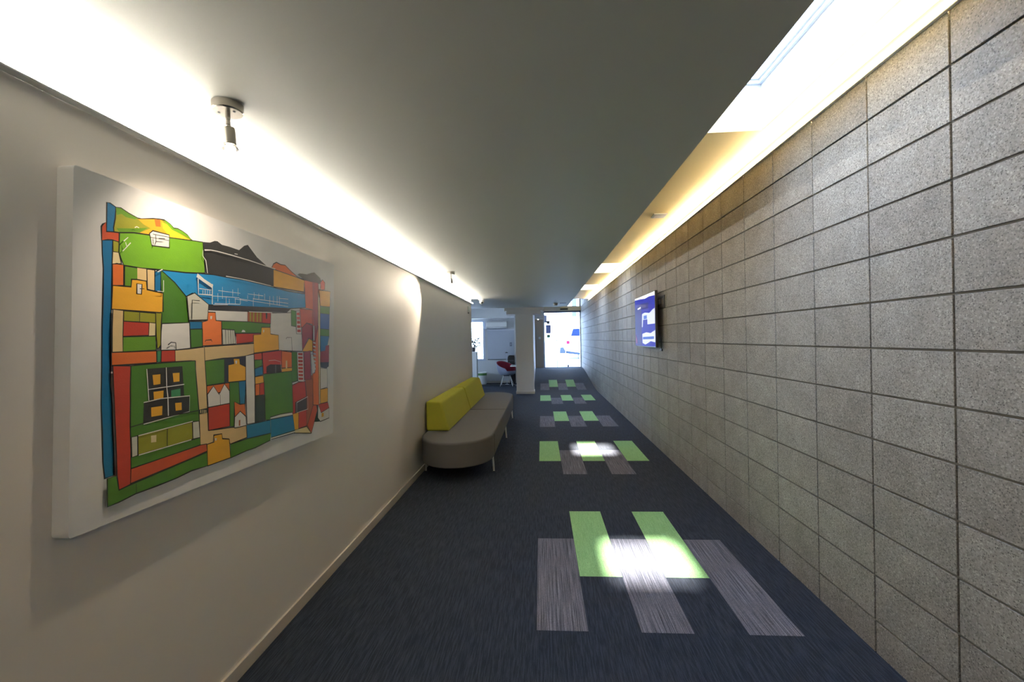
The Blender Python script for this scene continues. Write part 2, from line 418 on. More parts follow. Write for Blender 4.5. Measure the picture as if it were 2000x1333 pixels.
# painted shapes on the canvas, in millimetres along and up the canvas
ART_COLOURS = ['blue', 'rust', 'olive', 'cream', 'grass', 'amber', 'orange', 'yellow', 'lime', 'white', 'tan', 'green', 'sky', 'black', 'maroon', 'royal', 'navy', 'dark', 'red', 'brown', 'bright', 'stone', 'emerald']
ART = [
(0,1,[133,978,144,979,161,972,159,941,153,910,153,895,130,890]),
(0,1,[116,864,149,870,145,799,142,738,139,665,136,612,133,542,131,441,134,384,134,327,136,246,135,177,107,175,103,222,103,309,102,389,106,492,110,611,115,707,118,780,116,823]),
(1,1,[115,903,119,910,131,920,130,892,170,899,169,870,158,869,147,871,133,869,115,863]),
(2,1,[149,870,169,869,167,838,148,837]),
(3,1,[147,837,167,838,174,805,145,800]),
(2,1,[161,972,177,974,203,965,232,959,247,959,290,972,313,977,333,979,357,971,371,961,389,963,408,960,430,952,455,936,356,923,274,915,211,907,170,898,153,896,152,909,158,938]),
(4,0,[161,971,177,973,203,964,232,958,223,952,192,951,179,957,162,949]),
(5,0,[234,956,300,973,323,976,335,965,350,935,274,916,239,914,280,938,254,944]),
(4,0,[161,909,212,921,269,937,239,915,171,899]),
(6,0,[294,971,317,976,318,952,299,949]),
(7,0,[323,969,354,967,392,949,445,936,356,925,326,949]),
(8,0,[333,979,357,971,371,960,389,962,408,959,430,951,454,936,422,946,392,949,364,954,340,970]),
(8,1,[170,898,218,909,274,915,352,924,455,936,504,941,509,886,511,826,418,814,315,808,280,805,243,802,182,802,173,821,167,838]),
(9,1,[274,920,287,932,352,933,351,889,282,882]),
(6,1,[145,799,160,803,182,802,180,740,144,736]),
(4,1,[184,801,261,802,260,764,206,762,204,739,182,740]),
(10,0,[227,801,261,802,260,765,226,764]),
(10,1,[261,802,291,803,289,735,261,738]),
(0,1,[291,797,311,809,315,806,313,734,289,734]),
(5,1,[144,736,204,739,206,762,225,764,258,763,260,736,289,734,321,730,317,665,222,665,139,665]),
(9,1,[224,751,242,751,239,719,223,719]),
(11,1,[314,807,369,773,418,728,422,689,426,636,310,628,309,667,319,668,321,732,312,735]),
(12,1,[315,808,418,814,482,821,556,826,622,826,734,829,888,824,1054,816,1226,818,1230,745,1056,728,1050,729,817,719,538,707,519,707,520,705,475,736,447,744,418,729,369,773]),
(13,0,[518,706,817,718,1050,729,1089,730,1052,709,809,699,911,700,694,693,520,688]),
(13,0,[506,942,540,947,565,959,580,961,605,952,647,953,706,951,739,976,763,985,787,968,825,942,891,916,949,909,946,825,854,828,734,829,622,828,513,826,508,885]),
(5,1,[947,909,1222,893,1216,828,944,824]),
(6,1,[930,910,948,934,972,945,1008,940,1045,943,1096,921,1157,900,1222,893,947,908]),
(13,0,[1157,913,1179,922,1253,927,1292,940,1332,949,1398,925,1414,901,1371,892,1222,893]),
(1,1,[1222,893,1371,894,1386,860,1360,651,1349,205,1300,213,1295,649,1299,738,1230,743]),
(14,0,[1306,894,1371,894,1377,851,1356,552,1315,552,1307,747]),
(1,1,[1396,899,1423,920,1452,906,1447,865,1403,858]),
(9,1,[1371,892,1400,894,1395,860,1374,859]),
(3,1,[1368,858,1390,765,1366,209,1339,207]),
(5,1,[1381,856,1516,862,1506,767,1390,765]),
(11,1,[1390,765,1506,769,1500,723,1389,723]),
(15,0,[1389,723,1500,723,1491,633,1385,635]),
(11,1,[1385,635,1491,633,1489,592,1383,593]),
(0,1,[1383,595,1489,592,1449,503,1382,501]),
(14,0,[1382,505,1435,508,1446,538,1486,540,1478,438,1376,443]),
(16,0,[1376,443,1478,439,1475,414,1444,404,1378,414]),
(9,1,[1375,410,1456,403,1452,293,1370,290]),
(5,1,[1370,290,1457,288,1453,207,1366,209]),
(17,0,[1277,212,1341,207,1333,134,1361,108,1296,118,1251,156]),
(9,1,[1341,207,1372,156,1469,170,1467,110,1361,108,1333,134]),
(18,1,[1341,208,1453,205,1469,170,1372,156]),
(5,0,[1377,153,1401,151,1400,130,1376,130]),
(6,1,[1288,472,1360,651,1349,205,1285,213]),
(19,1,[1207,363,1289,379,1282,215,1306,147,1259,63,1211,113,1218,272]),
(1,1,[1285,213,1320,208,1328,176,1259,63,1219,115]),
(3,1,[1088,114,1211,110,1259,63,1088,100]),
(18,1,[1080,345,1114,354,1206,351,1217,240,1211,113,1088,114,1075,205]),
(5,1,[1081,197,1136,198,1132,111,1086,115]),
(13,1,[1107,252,1215,268,1215,202,1105,200]),
(9,1,[913,699,1088,710,1085,643,1128,640,1131,603,1183,603,1188,511,968,521,970,594,907,601]),
(11,1,[1086,723,1132,721,1133,641,1085,643]),
(1,1,[1169,736,1299,738,1296,657,1234,663,1185,634,1175,646]),
(14,1,[1185,634,1234,663,1295,651,1292,572,1246,580,1185,515]),
(5,1,[1188,519,1254,580,1292,568,1289,508,1191,509]),
(11,1,[1074,513,1134,509,1131,357,1074,345,1070,415]),
(14,1,[1198,507,1266,513,1266,357,1199,359]),
(9,1,[1132,721,1168,726,1180,603,1131,603]),
(18,0,[1137,712,1165,714,1167,701,1138,700]),
(18,0,[1137,691,1166,692,1168,679,1138,678]),
(18,0,[1138,669,1167,670,1170,657,1139,656]),
(18,0,[1138,647,1169,648,1171,635,1139,634]),
(18,0,[1139,625,1170,626,1172,613,1140,612]),
(9,1,[1131,509,1194,507,1196,350,1135,356]),
(9,1,[1078,357,1135,361,1135,352,1078,343]),
(18,0,[1141,504,1185,502,1184,490,1142,493]),
(18,0,[1141,486,1185,483,1184,472,1142,474]),
(18,0,[1141,468,1185,465,1184,453,1142,456]),
(18,0,[1141,449,1185,446,1184,435,1142,438]),
(18,0,[1141,431,1185,428,1184,416,1142,420]),
(18,0,[1141,413,1185,409,1184,398,1142,402]),
(18,0,[1141,395,1185,391,1184,379,1142,384]),
(18,0,[1141,377,1185,372,1184,361,1142,365]),
(9,1,[1268,493,1293,492,1317,414,1308,390,1276,383]),
(9,1,[1299,651,1316,651,1313,568,1296,564]),
(9,0,[1296,560,1323,557,1325,549,1298,552]),
(9,0,[1295,540,1322,536,1324,528,1297,532]),
(9,0,[1295,520,1322,516,1323,508,1296,512]),
(9,0,[1294,500,1321,496,1322,488,1295,492]),
(9,0,[1293,480,1320,475,1321,467,1294,472]),
(9,0,[1292,460,1319,455,1320,447,1293,451]),
(9,0,[1291,440,1318,435,1319,427,1292,431]),
(9,0,[1290,419,1317,414,1318,406,1291,411]),
(9,1,[520,688,747,695,744,651,590,648,558,649,556,680,518,679]),
(19,1,[748,695,849,698,847,649,746,651]),
(2,0,[762,693,771,693,768,652,760,652]),
(2,0,[784,695,793,695,790,652,781,653]),
(2,0,[809,696,819,696,816,653,807,654]),
(2,0,[832,697,842,697,839,654,829,655]),
(18,1,[849,698,913,699,909,648,847,649]),
(17,0,[873,698,886,698,884,669,875,669]),
(11,1,[590,648,746,651,909,647,905,631,840,629,836,603,668,600,658,614,589,616]),
(20,1,[517,679,556,680,558,649,589,647,587,554,486,551,487,639,514,647]),
(9,0,[528,664,539,665,536,653,529,653]),
(21,1,[418,730,454,745,521,708,514,649,426,644,421,688]),
(0,1,[428,640,484,642,484,615,429,612]),
(9,1,[310,628,426,636,428,544,359,539,304,540,303,588]),
(11,1,[429,612,487,614,486,549,431,545]),
(21,1,[590,616,661,614,667,557,592,554]),
(17,0,[607,615,610,615,610,558,608,558]),
(17,0,[623,616,625,616,626,558,624,558]),
(17,0,[636,616,639,616,640,558,638,558]),
(17,0,[650,616,652,616,653,557,651,557]),
(18,1,[670,600,836,603,832,596,780,593,779,563,672,556]),
(9,0,[703,606,712,616,726,613,729,606]),
(5,1,[840,630,905,631,906,600,969,595,970,524,781,514,782,595,835,598]),
(9,0,[850,618,860,619,857,607,851,607]),
(10,1,[139,665,173,663,169,587,168,538,133,538,135,611]),
(2,1,[174,663,285,662,285,629,173,631]),
(18,1,[172,631,260,630,257,588,169,585]),
(3,1,[260,630,285,629,283,588,257,587]),
(4,1,[169,584,283,587,283,541,168,538]),
(2,1,[285,662,309,663,305,616,302,556,288,543,285,588]),
(6,1,[132,538,284,539,284,499,132,499]),
(22,1,[286,538,303,539,301,501,286,501]),
(18,1,[304,539,359,539,359,499,302,500]),
(10,1,[359,499,359,539,428,543,489,547,494,548,495,496,500,403,504,232,531,229,720,210,722,158,620,154,612,176,573,187,570,206,530,210,527,183,494,182,462,188,458,305,452,368,448,404,449,498,426,498]),
(10,1,[494,548,782,558,781,512,723,504,689,500,589,500,495,495]),
(11,1,[495,495,598,498,596,403,500,402]),
(16,1,[598,498,723,504,723,461,619,472,617,404,596,403]),
(5,1,[650,497,686,495,689,473,725,458,723,400,617,403,618,472,653,476]),
(9,0,[660,488,672,487,670,475,662,475]),
(9,1,[725,505,781,510,781,416,781,326,777,211,724,215,723,398]),
(6,1,[501,401,622,401,622,368,502,366]),
(9,1,[502,368,535,397,564,360,594,399,622,368,622,318,506,319]),
(18,1,[505,319,622,318,619,226,505,232]),
(11,1,[623,401,679,400,680,308,648,321,644,221,620,225]),
(0,1,[678,400,723,399,713,303,683,307]),
(6,1,[648,321,683,305,713,302,718,248,683,276,649,258]),
(9,1,[649,258,683,276,718,248,719,210,646,213]),
(19,0,[673,240,682,241,681,216,672,217]),
(17,0,[460,318,501,318,501,300,461,302]),
(3,0,[465,316,469,316,469,305,465,305]),
(3,0,[474,315,477,315,477,304,474,303]),
(3,0,[482,314,486,313,486,302,482,302]),
(3,0,[490,312,494,312,494,301,491,301]),
(1,1,[781,512,835,515,836,484,783,484]),
(11,1,[783,484,836,484,835,456,783,446]),
(0,1,[783,446,839,455,839,416,784,411]),
(5,1,[784,411,841,413,846,379,785,378]),
(6,1,[783,378,815,378,811,327,782,328]),
(18,1,[815,378,848,380,848,325,811,326]),
(17,1,[782,328,850,322,846,208,777,211]),
(18,1,[837,515,987,522,986,413,845,418]),
(13,0,[865,421,866,450,895,459,985,453,983,413]),
(6,1,[989,519,1076,510,1074,431,986,434]),
(5,1,[986,435,1075,433,1074,415,985,414]),
(3,0,[1022,470,1035,470,1033,432,1020,432]),
(11,1,[846,418,1070,415,1074,345,1075,205,887,216,885,203,849,210,848,326]),
(9,1,[887,216,968,216,1068,209,1074,193,887,205]),
(0,1,[889,204,1074,193,1088,114,889,121]),
(0,1,[720,211,886,203,887,141,722,153]),
(9,1,[889,121,1088,112,1088,102,889,112]),
(11,1,[618,154,722,153,887,141,882,110,774,102,717,104,618,99]),
(5,1,[493,182,530,183,529,209,572,206,574,186,613,175,617,100,494,102]),
(9,0,[534,197,543,195,542,186,535,187]),
(18,1,[132,498,190,495,186,423,185,309,183,183,180,135,142,131,137,176,136,286,134,384]),
(11,1,[191,495,296,498,444,498,450,408,457,316,461,189,183,182,183,309,187,431]),
(11,1,[107,175,136,175,142,130,182,135,489,154,492,158,493,103,415,107,352,101,270,100,196,101,142,95,106,94]),
(1,1,[183,182,460,188,491,185,492,158,416,151,180,137]),
(13,0,[243,482,386,482,391,378,415,375,411,319,227,310,231,376,248,381]),
(5,0,[265,461,295,461,294,429,268,428]),
(5,0,[344,461,373,460,372,430,347,430]),
(5,0,[267,406,306,406,304,380,268,380]),
(5,0,[257,357,300,356,298,326,257,327]),
(5,0,[351,358,379,356,379,330,353,331]),
(22,0,[336,403,375,405,375,380,336,380]),
(2,1,[185,277,207,277,427,280,456,277,459,217,206,217,185,216]),
(3,0,[254,267,274,265,273,243,254,245]),
(21,1,[185,277,207,277,206,217,185,216]),
(21,1,[425,279,456,277,459,217,425,218]),
]
STROKES = [
(9,4,[502,911,534,917,568,919,646,919,761,917,891,911,949,909]),
(9,14,[462,811,494,796,540,778]),
(9,4,[467,799,467,742,536,745]),
(9,4,[538,788,535,710]),
(9,2,[472,763,532,764]),
(9,2,[539,742,619,746,690,749]),
(9,2,[569,766,697,768]),
(9,2,[690,745,786,742,1051,738]),
(9,2,[547,714,695,722]),
(9,2,[744,771,852,772]),
(9,2,[780,753,1051,754]),
(9,2,[662,742,743,739]),
(9,2,[972,772,1052,775]),
(9,2,[592,783,590,736]),
(9,2,[566,755,565,723]),
(9,2,[650,779,649,750]),
(9,2,[683,788,682,757]),
(9,2,[611,747,610,714]),
(9,2,[629,739,629,717]),
(9,2,[665,744,664,720]),
(9,2,[696,745,695,722]),
(9,2,[743,765,743,749]),
(9,2,[787,782,786,757]),
(9,2,[819,781,818,756]),
(9,2,[862,783,861,756]),
(9,2,[900,776,898,729]),
(9,2,[928,779,927,740]),
(9,2,[958,782,956,738]),
(9,2,[977,783,975,735]),
(9,2,[780,757,779,720]),
(9,2,[488,759,487,744]),
(9,2,[499,761,499,745]),
(9,2,[511,762,510,745]),
(9,2,[523,763,522,746]),
(9,3,[243,482,248,381]),
(9,3,[317,482,317,417,321,380,321,317]),
(9,3,[245,416,391,418]),
(9,3,[229,377,293,381,414,375,411,319,227,309]),
(13,3,[359,539,358,564,339,566,326,557]),
(13,3,[493,567,496,572,524,574,528,567]),
(13,3,[1076,514,1073,584,1031,584,1025,577]),
(13,3,[432,649,435,717,471,718]),
(9,3,[174,873,189,888]),
(9,3,[170,842,197,873]),
(9,2,[180,871,183,860]),
(9,3,[212,923,219,928,227,926]),
(9,3,[665,928,684,929]),
(9,3,[291,797,311,809]),
(9,3,[289,734,313,735,314,773]),
(13,2,[277,918,352,923]),
(13,2,[287,917,288,897,282,883]),
(13,2,[298,909,323,913]),
(13,2,[224,735,241,736]),
(13,2,[222,664,221,630]),
(13,3,[183,309,302,318,457,316]),
(13,2,[196,132,196,101]),
(13,2,[564,360,564,321]),
(13,2,[315,279,313,219]),
(9,3,[207,277,424,282]),
(9,3,[207,217,416,218]),
(9,3,[492,909,489,888,505,872,512,826]),
(9,2,[538,708,618,714]),
(9,3,[611,828,676,829,734,829,854,826,909,824]),
(9,2,[879,477,929,477,972,467,979,425]),
(9,2,[932,454,931,416]),
(9,3,[1107,252,1215,268,1215,202,1105,200,1107,252]),
(9,3,[747,694,913,699]),
]

# ------------------------------------------------------------------ far end: lounge on the left, glass door ahead
# lounge back wall with its window opening
YB = 14.5
WNX0, WNX1, WNZ0, WNZ1 = -3.0, -1.84, 0.765, 2.04
bm = NB()
box(bm, -4.7, WNX0, YB, YB+0.15, -0.1, 2.6)
box(bm, WNX1, -0.25, YB, YB+0.15, -0.1, 2.6)
box(bm, WNX0, WNX1, YB, YB+0.15, -0.1, WNZ0)
box(bm, WNX0, WNX1, YB, YB+0.15, WNZ1, 2.6)
box(bm, -4.7, -0.83, YB-0.35, YB, 2.09, 2.58)
struct('wall_lounge', bm, M_wall_white)
bm = NB()
box(bm, -4.7, -4.58, 8.3, 10.9, -0.1, 2.7); box(bm, -4.7, -4.58, 12.3, 14.7, -0.1, 2.7)
box(bm, -4.7, -4.58, 10.9, 12.3, -0.1, 0.75); box(bm, -4.7, -4.58, 10.9, 12.3, 2.15, 2.7)
struct('wall_lounge_side', bm, M_wall_white)
bm = NB(); box(bm, -4.58, -0.83, YB-0.014, YB, 0.0, 0.07)
struct('baseboard_lounge', bm, M_trim)
bm = NB(); box(bm, -4.58, -0.66, 13.86, 13.90, 0.0, 0.004)
struct('trim_2', bm, M_alu)
bm = NB(); box(bm, -0.865, -0.825, YB-0.12, YB-0.01, 0.0, 2.09)
struct('trim_3', bm, M_wall_white)
# window frame, sill and pane
bm = NB()
f = 0.05
box(bm, WNX0, WNX0+f, YB-0.01, YB+0.06, WNZ0, WNZ1); box(bm, WNX1-f, WNX1+0.03, YB-0.02, YB+0.06, WNZ0-0.04, WNZ1)
box(bm, WNX0+f, WNX1-f, YB-0.01, YB+0.06, WNZ1-f, WNZ1); box(bm, WNX0+f, WNX1-f, YB-0.03, YB+0.06, WNZ0-0.04, WNZ0+0.02)
w1 = tag(obj('window_1', bm, M_frame), kind='structure')
bm = NB(); box(bm, WNX0+f, WNX1-f, YB+0.02, YB+0.028, WNZ0+0.02, WNZ1-f)
obj('pane', bm, M_glass, w1)

bm = NB()  # added unseen side window, its daylight brightens the lounge
box(bm, -4.68, -4.60, 10.9, 10.95, 0.75, 2.15); box(bm, -4.68, -4.60, 12.25, 12.3, 0.75, 2.15); box(bm, -4.68, -4.60, 11.57, 11.63, 0.80, 2.10)
box(bm, -4.68, -4.60, 10.95, 12.25, 0.75, 0.80); box(bm, -4.68, -4.60, 10.95, 12.25, 2.10, 2.15)
w_added = tag(obj('window_7', bm, M_frame), kind='structure')
bm = NB(); box(bm, -4.645, -4.637, 10.95, 12.25, 0.80, 2.10)
obj('pane', bm, M_glass, w_added)

# partition beside the ramp
bm = NB(); box(bm, -0.31, -0.225, 11.95, 16.5, -0.1, 2.58)
struct('wall_partition', bm, M_wall_white)
# wall of the entrance
YD = 16.4
bm = NB()
box(bm, -0.225, 0.075, YD, YD+0.2, 0.2, 2.35)
box(bm, -0.225, 0.10, YD-0.35, YD+0.2, 2.12, 2.56)
box(bm, 0.10, 0.60, YD, YD+0.2, 2.54, 2.6)
struct('wall_entrance', bm, M_wall_white)
# narrow taupe door
bm = NB(); box(bm, -0.222, 0.072, YD-0.03, YD, 0.352, 2.115)
d2 = tag(obj('door_2', bm, mat('taupe_door', (0.30, 0.265, 0.225), 0.5, noise=0.03), bevel=0.003), kind='structure')
bm = NB(); tube(bm, (-0.055, YD-0.03, 1.435), (-0.055, YD-0.045, 1.435), 0.045, 20); tube(bm, (-0.055, YD-0.045, 1.435), (-0.055, YD-0.07, 1.435), 0.02, 16)
obj('door_lock', bm, M_alu, d2, smooth=False)
# automatic glass door
DX0, DX1, DZ0, DZ1 = 0.10, 1.445, 0.352, 2.345
bm = NB()
box(bm, DX0-0.03, DX0+0.03, YD, YD+0.12, DZ0, DZ1)
box(bm, DX0, DX1, YD, YD+0.12, DZ0-0.01, DZ0+0.012)
d1 = tag(obj('door_1', bm, M_frame), kind='structure')
bm = NB(); box(bm, DX1-0.035, DX1, YD, YD+0.12, DZ0, DZ1)
obj('door_jamb', bm, mat('white_jamb', (0.85, 0.87, 0.90), 0.3), d1)
bm = NB(); box(bm, DX0-0.03, DX1, YD-0.16, YD+0.12, 2.40, 2.555)
obj('header', bm, mat('beige_header', (0.78, 0.70, 0.56), 0.5), d1)
bm = NB(); box(bm, DX0-0.03, DX1, YD-0.10, YD+0.12, 2.345, 2.40)
obj('door_track', bm, mat('blue_grey_track', (0.12, 0.15, 0.24), 0.4), d1)
bm = NB(); box(bm, 0.70, 0.98, YD-0.20, YD-0.155, 2.435, 2.49)
obj('motion_sensor', bm, M_black, d1, bevel=0.008)
bm = NB(); box(bm, DX0+0.03, 0.58, YD+0.05, YD+0.06, DZ0+0.012, DZ1)
obj('glass_leaf', bm, M_glass, d1)
bm = NB(); box(bm, 0.56, DX1-0.035, YD+0.08, YD+0.09, DZ0+0.012, DZ1)
obj('glass_leaf', bm, M_glass, d1)
bm = NB(); box(bm, 0.555, 0.575, YD+0.045, YD+0.095, DZ0+0.012, DZ1)
obj('leaf_stile', bm, mat('pale_stile', (0.7, 0.75, 0.85), 0.4), d1)
bm = NB(); box(bm, 0.94, 0.99, YD+0.03, YD+0.08, DZ0, DZ0+0.085)
obj('floor_guide', bm, M_darkmetal, d1, bevel=0.005)
# notices stuck on the inside of the door glass
def notice(x0, x1, z0, z1, col, label, ymat=None):
    bm = NB(); box(bm, x0, x1, YD+0.046, YD+0.049, z0, z1)
    o = obj('notice', bm, mat('paper_'+label.split()[0], col, 0.6), origin=((x0+x1)/2, YD+0.046, z0))
    return tag(o, label, 'notice')
notice(0.131, 0.215, 1.99, 2.26, (0.42, 0.48, 0.66), 'pale grey-blue notice at the top left of the glass door, above the others')
notice(0.215, 0.315, 1.945, 2.055, (0.10, 0.12, 0.14), 'small dark square notice on the glass door, between grey and blue sheets')
notice(0.175, 0.355, 1.60, 1.905, (0.24, 0.30, 0.62), 'large blue square notice on the left of the glass door')
notice(0.215, 0.325, 1.44, 1.55, (0.06, 0.25, 0.17), 'small green notice below the blue one on the glass door')
# clerestory over the door
bm = NB()
box(bm, 1.405, 1.445, YD, YD+0.08, 2.555, 3.12); box(bm, 0.70, 0.74, YD, YD+0.08, 2.555, 3.12)
box(bm, 0.74, 1.405, YD, YD+0.08, 3.08, 3.12); box(bm, 0.74, 1.405, YD, YD+0.08, 2.555, 2.575)
w2 = tag(obj('window_2', bm, mat('blue_dark_frame', (0.08, 0.10, 0.16), 0.4)), kind='structure')
bm = NB(); box(bm, 0.74, 1.405, YD+0.035, YD+0.043, 2.575, 3.08)
obj('pane', bm, M_glass, w2)

# ------------------------------------------------------------------ outside: pavement, road, pale building
bm = NB(); box(bm, -12, 14, 16.6, 60, 0.10, 0.30)
struct('ground', bm, mat('pale_paving', (0.16, 0.17, 0.19), 0.8, noise=0.1, nscale=3))
M_fac = mat('white_render', (0.80, 0.80, 0.80), 0.8, noise=0.03, nscale=2)
M_facline = mat('pale_grey_groove', (0.09, 0.095, 0.10), 0.8)
b_ = thing('building', (2, 31, 0.3), 'white street building seen through the glass door', 'building')
bm = NB(); box(bm, -11, 13, 31, 36, 0.3, 12.0)
obj('wall', bm, M_fac, b_)
for k in range(5):
    bm = NB(); box(bm, 0.85, 1.9, 30.97, 31, 1.25+0.62*k, 1.29+0.62*k)
    obj('wall_ledge', bm, M_facline, b_)
bm = NB(); box(bm, 2.15, 2.45, 30.95, 31, 2.9, 4.3); box(bm, 2.2, 3.3, 30.95, 31, 4.55, 4.7)
obj('window', bm, mat('pale_blue_pane', (0.06, 0.07, 0.10), 0.5, spec=0.1), b_)

# white van parked outside, seen from its rear left corner
v_ = thing('van', (3.3, 24.0, 0.3), 'white van parked outside beyond the glass door', 'vehicle')
M_body = mat('white_car_paint', (0.80, 0.80, 0.82), 0.25, coat=0.6)
bm = NB()
prism(bm, [(1.36, 0.62), (1.36, 1.30), (1.44, 1.42), (1.60, 2.02), (1.72, 2.10), (4.3, 2.10), (4.9, 1.45), (5.7, 1.30), (5.85, 0.95), (5.85, 0.55)], 'y', 24.0, 25.7)
obj('body', bm, M_body, v_, bevel=0.05, seg=3)
bm = NB(); prism(bm, [(1.58, 1.52), (1.70, 1.90), (2.60, 1.92), (2.60, 1.50)], 'y', 23.985, 24.02)
obj('side_window', bm, mat('tinted_blue_glass', (0.006, 0.015, 0.05), 0.5, spec=0.05), v_, bevel=0.01)
bm = NB(); box(bm, 1.345, 1.50, 23.98, 24.10, 1.10, 1.27); box(bm, 1.33, 1.45, 23.97, 24.06, 1.30, 1.34)
obj('tail_light', bm, mat('red_lens', (0.16, 0.006, 0.03), 0.5, spec=0.05), v_, bevel=0.01)
bm = NB(); prism(bm, [(1.30, 0.60), (1.30, 0.74), (2.05, 0.62), (2.05, 0.52)], 'y', 23.93, 24.05)
obj('bumper', bm, mat('blue_grey_bumper', (0.02, 0.03, 0.05), 0.6, spec=0.05), v_, bevel=0.01)
bm = NB(); box(bm, 1.93, 1.97, 23.95, 23.99, 0.3, 0.56)
obj('stand', bm, M_darkmetal, v_)
for wx in (2.6, 5.1):
    for wy in (24.0, 25.5):
        bm = NB(); M = Matrix.Rotation(-math.pi/2, 3, 'X')
        lathe(bm, [(0.30, 0), (0.33, 0.03), (0.33, 0.17), (0.30, 0.2)], (wx, wy, 0.63), 28, 0, M)
        wh = obj('wheel', bm, M_black, v_)
        bm = NB(); lathe(bm, [(0.18, -0.01), (0.18, 0.02)], (wx, wy, 0.63), 20, 0, M)
        obj('hub', bm, M_alu, wh)
# grey tow trailer coupling at the rear of the van
t_ = thing('trailer_coupling', (1.08, 23.9, 0.3), 'small grey trailer jockey stand behind the van tail', 'trailer part')
bm = NB(); tube(bm, (1.10, 23.9, 0.3), (1.10, 23.9, 0.95), 0.03, 10); tube(bm, (0.94, 23.85, 0.98), (1.16, 23.85, 0.98), 0.02, 8)
obj('jockey_post', bm, M_alu, t_)
bm = NB(); prism(bm, [(0.96, 0.62), (1.0, 0.92), (1.16, 0.94), (1.27, 0.74), (1.27, 0.60)], 'y', 23.80, 23.89)
obj('coupling_cover', bm, mat('slate_cover', (0.03, 0.04, 0.055), 0.6, spec=0.05), t_, bevel=0.02)

# ------------------------------------------------------------------ column with its stepped head
c_ = thing('column', (-0.435, 11.7, 0.0), 'square grey plastered column with a wider stepped head, beside the lounge', 'column')
bm = NB(); box(bm, -0.655, -0.205, 11.48, 11.93, 0.0, 2.05)
obj('shaft', bm, M_wall, c_, bevel=0.003)
bm = NB(); box(bm, -0.88, 0.0, 11.40, 12.05, 2.05, 2.135); box(bm, -0.93, 0.08, 11.38, 12.07, 2.135, 2.56)
obj('head', bm, M_wall, c_, bevel=0.003)
bm = NB(); box(bm, -0.668, -0.192, 11.467, 11.943, 0.0, 0.07)
obj('skirting', bm, M_trim, c_, bevel=0.003)

# ------------------------------------------------------------------ continuous light strips
M_led = emit('led_white', (1.0, 0.95, 0.86), LED_LEFT)
M_ledw = emit('led_warm', (1.0, 0.80, 0.52), LED_RIGHT)
s1 = thing('light_strip', (-1.295, 3.4, 2.10), 'long white light strip running along the top of the plaster wall', 'light strip')
bm = NB(); prism(bm, [(-1.3095, 2.099), (-1.280, 2.099), (-1.279, 2.101), (-1.279, 2.1035), (-1.3095, 2.1035)], 'y', -4.95, 8.47)
obj('channel', bm, M_white, s1)
bm = NB()
n = 60
for k in range(n):
    a = -4.95 + k*(8.46+4.95)/n; b = a + (8.46+4.95)/n
    prism(bm, [(-1.3085, 2.1045), (-1.2795, 2.1045), (-1.2795, 2.112), (-1.286, 2.119), (-1.3085, 2.119)], 'y', a, b)

obj('diffuser', bm, M_led, s1)
s2 = thing('light_strip', (1.43, 6.0, 2.535), 'long warm light strip along the top of the concrete block wall', 'light strip')
bm = NB(); prism(bm, [(XR, 2.5335), (XR-0.013, 2.5335), (XR-0.013, 2.5385), (XR-0.012, 2.5385), (XR-0.012, 2.535), (XR, 2.535)], 'y', -4.95, 13.68)
obj('channel', bm, M_white, s2)
bm = NB()
for k in range(n):
    a = -4.95 + k*(13.66+4.95)/n; b = a + (13.66+4.95)/n
    prism(bm, [(XR-0.0005, 2.5355), (XR-0.0115, 2.5355), (XR-0.0115, 2.5387), (XR-0.0005, 2.5427)], 'y', a, b)
obj('diffuser', bm, M_ledw, s2)

